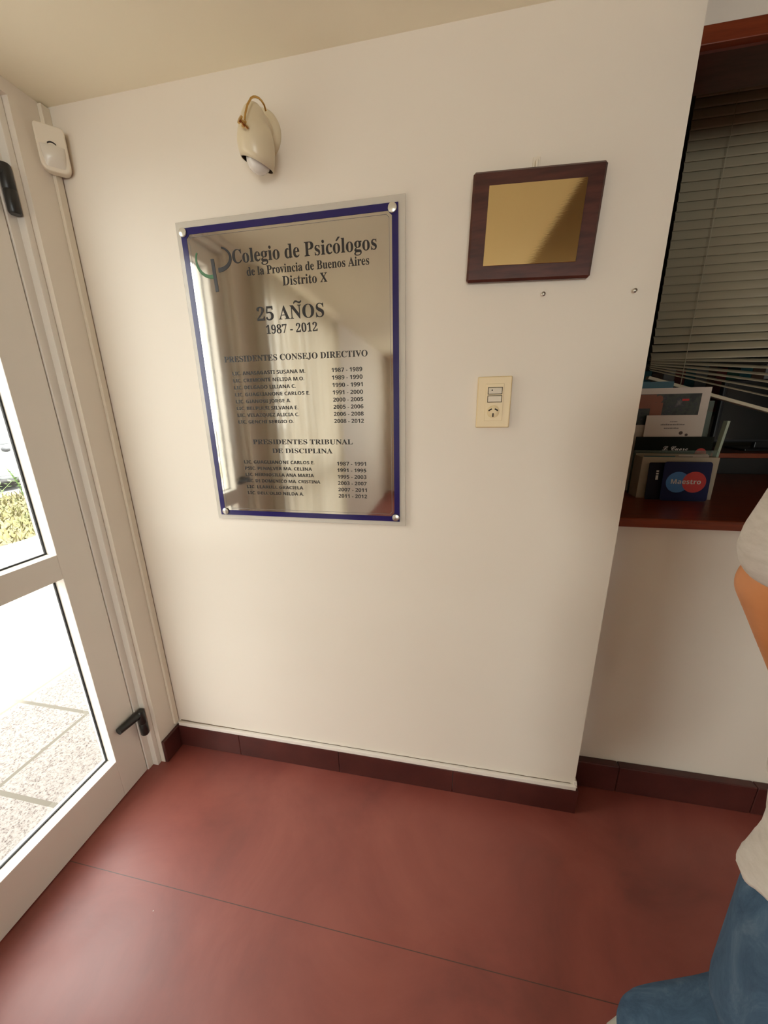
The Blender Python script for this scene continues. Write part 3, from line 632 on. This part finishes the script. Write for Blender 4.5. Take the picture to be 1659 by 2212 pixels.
car_m = mat('white_car_paint', (.34, .35, .35), .2, spec=.6); car_glass = mat('car_window', (.10, .11, .12), .08); tyre = mat('tyre_rubber', (.02, .02, .02), .8); chrome = mat('wheel_alloy', (.5, .5, .5), .3, 1.0); car_trim = mat('car_trim_plastic', (.05, .05, .055), .5)
def make_car(x, y, label, rot=0, m=car_m):
    t = thing('car', label, 'car', (x, y, -.15)); t.rotation_euler.z = rot
    # profile along local Y (length), Z up; swept across X with tumblehome
    body = [(-2.05, .30), (-2.10, .62), (-2.02, .84), (-1.2, .96), (1.35, 1.02), (2.02, .98), (2.08, .70), (2.04, .32), (1.72, .25), (1.62, .50), (1.36, .62), (1.08, .50), (.98, .25), (-.98, .25), (-1.08, .50), (-1.34, .62), (-1.60, .50), (-1.70, .25)]
    cabin = [(-1.15, .96), (-.45, 1.40), (.75, 1.44), (1.62, 1.02)]
    T = lambda px: Matrix.Translation((x, y, -.15)) @ Matrix.Rotation(rot, 4, 'Z') @ Matrix.Translation((px, 0, 0)) @ Matrix(((0, 0, 1, 0), (1, 0, 0, 0), (0, 1, 0, 0), (0, 0, 0, 1)))
    MB().prism(body, 1.66, T(-.83)).build('body', m, t, smooth=True, bevel=.05, seg=3)
    MB().prism(cabin, 1.40, T(-.70)).build('cabin', m, t, smooth=True, bevel=.05, seg=3)
    for sxx in (-.706, .702):
        MB().prism([(-.98, 1.00), (-.42, 1.34), (.16, 1.37), (.16, 1.03)], .004, T(sxx)).build('side_window', car_glass, t)
        MB().prism([(.22, 1.03), (.22, 1.37), (.72, 1.37), (1.36, 1.06)], .004, T(sxx)).build('side_window', car_glass, t)
    Mt = Matrix.Translation((x, y, -.15)) @ Matrix.Rotation(rot, 4, 'Z')
    for wy in (-1.34, 1.36):
        for wx in (-.74, .74):
            Mw = Mt @ Matrix.Translation((wx, wy, .31)) @ Matrix.Rotation(R(90), 4, 'Y')
            w_ = MB().lathe([(.22, -.09), (.30, -.085), (.31, -.05), (.31, .05), (.30, .085), (.22, .09)], Mw, 32).build('wheel', tyre, t, smooth=True)
            MB().lathe([(.02, -.098), (.19, -.096), (.21, -.09), (.21, .09), (.19, .096), (.02, .098)], Mw, 24).build('hubcap', chrome, w_, smooth=True)
    for sgn in (-1, 1):
        mb = MB(); sphere_pts(mb, Mt @ Vector((sgn*.93, -.80, .89)), .09, sc=(1.0, .75, .7), seg=18, rings=10); mb.box(-.02, .02, -.02, .02, -.02, .02, Mt @ Matrix.Translation((sgn*.84, -.80, .90))); mb.build('side_mirror', car_trim, t, smooth=True)
        MB().box(-.012, .012, -1.00, 1.00, .34, .42, Mt @ Matrix.Translation((sgn*.836, 0, 0))).build('side_moulding', mat('moulding_grey', (.30, .31, .32), .5), t, bevel=.006)
    return t
make_car(-9.05, 5.75, 'white car parked along the curb, seen through the upper door glass')

# house over the road, only mirrored in the steel sign
hs = thing('apartment_building', 'pale apartment building with brick band across the street', 'building', (-24, 4, -.15))
brick = mat('red_brick', (.36, .16, .10), .85); cream_wall = mat('cream_render', (.62, .56, .44), .8)
MB().box(-30, -24, -14, 20, -.15, 3.0).box(-30, -24, -14, 20, 5.6, 9.5).build('walls', cream_wall, hs); MB().box(-30, -23.95, -14, 20, 3.0, 5.6).build('brick_band', brick, hs)
pane = mat('far_window', (.06, .07, .08), .15)
for zz in (.9, 3.6, 6.6):
    for yy in range(-12, 19, 5): MB().box(-23.98, -23.90, yy, yy+1.8, zz, zz+1.4).build('window', pane, hs)
tr = thing('street_tree', 'leafy street tree across the street', 'tree', (-14, .5, -.15))
MB().tube([(-14, .5, -.15), (-14.05, .5, 1.2), (-14, .55, 2.4)], [.16, .12, .10], 12).build('trunk', mat('bark', (.10, .07, .05), .9), tr, smooth=True)
mb = MB(); rnd = random.Random(5)
for k in range(2600):
    u = Vector((rnd.gauss(0, 1), rnd.gauss(0, 1), rnd.gauss(0, 1))).normalized()*1.7*rnd.uniform(.6, 1); q = Vector((-14, .5, 3.3))+u
    d = Vector((rnd.gauss(0, 1), rnd.gauss(0, 1), rnd.gauss(0, 1))).normalized()*.12; s = d.orthogonal()*.5
    mb._add([q, q+d*.5+s, q+d, q+d*.5-s], [(0, 1, 2, 3)])
mb.build('crown', leaf_m, tr)

# ------------------------------------------------------------------ person at the counter
def fused(name, builders, voxel, m, parent, smooth_it=6, subtract=None):
    mb = MB()
    for f in builders: f(mb)
    o = mb.build(name+'_source', m)
    r = o.modifiers.new('r', 'REMESH'); r.mode = 'VOXEL'; r.voxel_size = voxel
    s = o.modifiers.new('s', 'SMOOTH'); s.factor = .5; s.iterations = smooth_it
    bpy.context.view_layer.update()
    me = bpy.data.meshes.new_from_object(o.evaluated_get(bpy.context.evaluated_depsgraph_get())); old = o.data; bpy.data.objects.remove(o); bpy.data.meshes.remove(old)
    me.name = name; me.materials.clear(); me.materials.append(m)
    for p in me.polygons: p.use_smooth = True
    q = bpy.data.objects.new(name, me); COL.objects.link(q); q.parent = parent; me.transform(world_of(parent).inverted())
    return q
def limb(pts, rad, flat=None, seg=16):
    def f(mb):
        mb.tube(pts, rad, seg, flat=flat)
        for p, r in ((pts[0], rad[0]), (pts[-1], rad[-1])):
            rr_ = min(r) if isinstance(r, tuple) else r
            sphere_pts(mb, p, rr_*.98, seg=14, rings=8)
    return f
def ball(c, r, sc=(1, 1, 1)): return lambda mb: sphere_pts(mb, c, r, sc=sc)
skin = mat('tanned_skin', (.50, .20, .075), .5); noise_color(skin, [(.35, (.46, .175, .06)), (.7, (.54, .225, .09))], 9, 4)
tee = mat('heather_grey_jersey', (.50, .46, .42), .9, spec=.1); noise_color(tee, [(.3, (.46, .42, .38)), (.7, (.55, .51, .47))], 38, 4, stretch=(1, 1, 3), bump=.25, bump_scale=240, dist=.001)
denim = mat('blue_denim', (.07, .12, .19), .85, spec=.15)
noise_color(denim, [(.3, (.034, .066, .112)), (.52, (.058, .105, .165)), (.75, (.115, .17, .235))], 16, 8, .75, stretch=(1, 1, .45), bump=.5, bump_scale=14, dist=.012, distortion=1.0)
hairm = mat('dark_hair', (.025, .018, .013), .6); sockm = mat('pale_sock', (.42, .42, .36), .9); shoem = mat('tan_shoe', (.28, .12, .06), .5); solem = mat('shoe_sole', (.10, .07, .05), .7)
pp = thing('person', 'person in grey t-shirt and blue jeans standing at the counter, elbow out, one leg crossed', 'person', (1.78, -.58, 0))
PEL = (1.785, -.635, .92); CH = (1.80, -.61, 1.24); NK = (1.815, -.60, 1.46); HD = (1.82, -.575, 1.60)
LS, LE, LWr, LH = (1.645, -.585, 1.40), (1.612, -.500, 1.165), (1.705, -.475, .985), (1.735, -.475, .92)
RS, RE, RWr = (1.965, -.60, 1.40), (2.03, -.42, 1.19), (1.985, -.20, 1.13)
LHP, LK, LA = (1.690, -.645, .86), (1.692, -.645, .48), (1.800, -.745, .10)
RHP, RK, RA = (1.870, -.62, .86), (1.890, -.570, .42), (1.605, -.572, .140)
body = [limb([PEL, CH, NK], [(.155, .105), (.150, .105), (.055, .055)], (1, 0, 0)), limb([NK, HD], [.052, .058]), limb([LS, (1.80, -.605, 1.41), RS], [.055, .075, .055]),
        limb([LS, LE], [.048, .040]), limb([LE, LWr], [.041, .027]), limb([RS, RE], [.048, .038]), limb([RE, RWr], [.040, .027]),
        limb([LHP, LK], [.080, .055]), limb([LK, LA], [.056, .038]), limb([RHP, RK], [.080, .055]), limb([RK, RA], [.056, .038]),
        ball((HD[0], HD[1]-.005, HD[2]+.03), .095, (.80, 1.0, 1.16)), ball((HD[0], HD[1]+.035, HD[2]-.035), .062, (.86, .85, 1.0)), ball((HD[0], HD[1]+.098, HD[2]+.005), .017, (.8, 1.2, 1.3)),
        ball((HD[0]-.078, HD[1], HD[2]+.01), .026, (.4, .8, 1.3)), ball((HD[0]+.078, HD[1], HD[2]+.01), .026, (.4, .8, 1.3)), ball((HD[0], HD[1]+.088, HD[2]-.048), .016, (1.6, .6, .5))]
# left hand hooked into the front pocket: palm, four unequal bent fingers, thumb
def hand(wr, palm, fdir, side, drop):
    w, p, f, s, d = (Vector(q) for q in (wr, palm, fdir, side, drop)); out = [limb([w, w.lerp(p, .6), p+f*.02], [(.026, .017), (.036, .016), (.040, .014)], s)]
    for i, ln in enumerate((.066, .076, .070, .054)):
        b0 = p+f*.015+s*(.029-.0195*i); out.append(limb([b0, b0+f*ln*.45+d*.004, b0+f*ln*.75+d*.016, b0+f*ln*.85+d*.036], [.0092, .0088, .0082, .0072], seg=10))
    t0 = w.lerp(p, .45)+s*.032; out.append(limb([t0, t0+s*.020+f*.028, t0+s*.022+f*.052+d*.006], [.0115, .0105, .0085], seg=10))
    return out
body += hand(LWr, (1.745, -.478, .915), Vector((.42, .05, -.9)).normalized(), Vector((.45, .85, .25)).normalized(), Vector((.2, -1, 0)).normalized())
body += hand(RWr, (1.975, -.125, 1.112), Vector((-.1, .99, -.05)).normalized(), Vector((-1, -.1, 0)).normalized(), Vector((0, 0, -1)))
fused('body', body, .0075, skin, pp, 4)
fused('t_shirt', [limb([(1.772, -.628, .828), (1.785, -.632, .86), (1.808, -.638, .92), (1.812, -.625, 1.08), CH, (1.81, -.603, 1.38), (1.813, -.602, 1.455)], [(.188, .150), (.184, .148), (.178, .140), (.170, .132), (.188, .138), (.165, .105), (.075, .075)], (1, 0, 0), 28),
                  limb([(1.665, -.590, 1.405), (1.632, -.556, 1.33), (1.620, -.518, 1.222)], [.078, .074, .066]), limb([(1.945, -.60, 1.405), (1.99, -.53, 1.32), (2.02, -.455, 1.225)], [.078, .073, .064]),
                  limb([(1.700, -.620, .960), (1.655, -.630, .880), (1.622, -.640, .835), (1.570, -.650, .788)], [(.075, .08), (.045, .07), (.026, .05), (.010, .034)], (1, 0, 0))], .009, tee, pp, 5)
fused('jeans', [limb([(1.800, -.630, .97), (1.797, -.630, .90), (1.786, -.635, .80)], [(.140, .105), (.148, .112), (.155, .122)], (1, 0, 0), 28),
                ball((1.628, -.640, .665), .034, (.8, 1.2, 1.3)), limb([(1.705, -.645, .80), (1.690, -.648, .70), LK, (1.755, -.70, .28), (1.800, -.745, .06)], [.088, .095, .092, .080, .080]),
                limb([(1.870, -.62, .80), (1.880, -.59, .66), RK, (1.790, -.570, .312), (1.715, -.570, .238), (1.640, -.568, .171), (1.608, -.567, .143)], [.092, .094, .086, .080, .078, .078, .076])], .009, denim, pp, 4)
def shoe(name_m, A, d, L, pitch=0):
    d = Vector(d).normalized(); a = Vector(A); s = d.cross(Vector((0, 0, 1))).normalized(); heel = a-d*.055
    t = [limb([(heel.x, heel.y, .045), tuple((a+d*.06).xy)+(.050,), tuple((a+d*.13).xy)+(.036,), tuple((a+d*(L-.08)).xy)+(.030,)], [(.040, .036), (.046, .040), (.047, .030), (.036, .022)], tuple(s))]
    o = fused('shoe', t, .007, name_m, pp, 5)
    sl = MB(); out = [(a+d*u+s*v) for u, v in ((-.095, .0), (-.085, .03), (0, .040), (.10, .048), (L-.09, .042), (L-.045, .015), (L-.045, -.015), (L-.09, -.042), (.10, -.048), (0, -.040), (-.085, -.03))]
    so = sl.prism([(q.x, q.y) for q in out], .014, Matrix.Translation((0, 0, .0005))).build('sole', solem, o, bevel=.003)
    if pitch:      # heel raised, toe resting on the floor
        tip = Matrix.Translation(a+d*(L-.07)-world_of(pp).translation+Vector((0, 0, .004))); Mp_ = tip @ Matrix.Rotation(R(-pitch), 4, s) @ tip.inverted()
        o.data.transform(Mp_); so.data.transform(Mp_)
shoe(shoem, (1.570, -.575, 0), (-.92, -.38, 0), .26, 14); shoe(shoem, (1.810, -.770, 0), (.25, -1, 0), .26)
MB().tube([(1.612, -.566, .148), (1.580, -.567, .120), (1.548, -.576, .094)], [.050, .048, .044], 18).build('sock', sockm, pp, smooth=True)
mb = MB(); hr = []
sphere_pts(mb, (HD[0], HD[1]-.018, HD[2]+.045), .098, sc=(.84, .98, 1.12), seg=28, rings=18)
for f in [f for f in mb.b.faces if f.calc_center_median().z < HD[2]-.01 or (f.calc_center_median().y > HD[1]+.045 and f.calc_center_median().z < HD[2]+.09)]: mb.b.faces.remove(f)
o = mb.build('hair', hairm, pp, smooth=True, angle=180); sd = o.modifiers.new('thickness', 'SOLIDIFY'); sd.thickness = .010; sd.offset = 1
for sgn in (-1, 1):
    mb = MB(); sphere_pts(mb, (HD[0]+sgn*.030, HD[1]+.080, HD[2]+.028), .011, seg=14, rings=10); mb.build('eye', mat('eye_white', (.6, .58, .55), .2), pp, smooth=True)
mb = MB(); mb.tube([(HD[0]-.024, HD[1]+.097, HD[2]-.047), (HD[0], HD[1]+.101, HD[2]-.048), (HD[0]+.024, HD[1]+.097, HD[2]-.047)], [.002, .005, .002], 8); mb.build('lips', mat('lips', (.35, .10, .07), .5), pp, smooth=True)
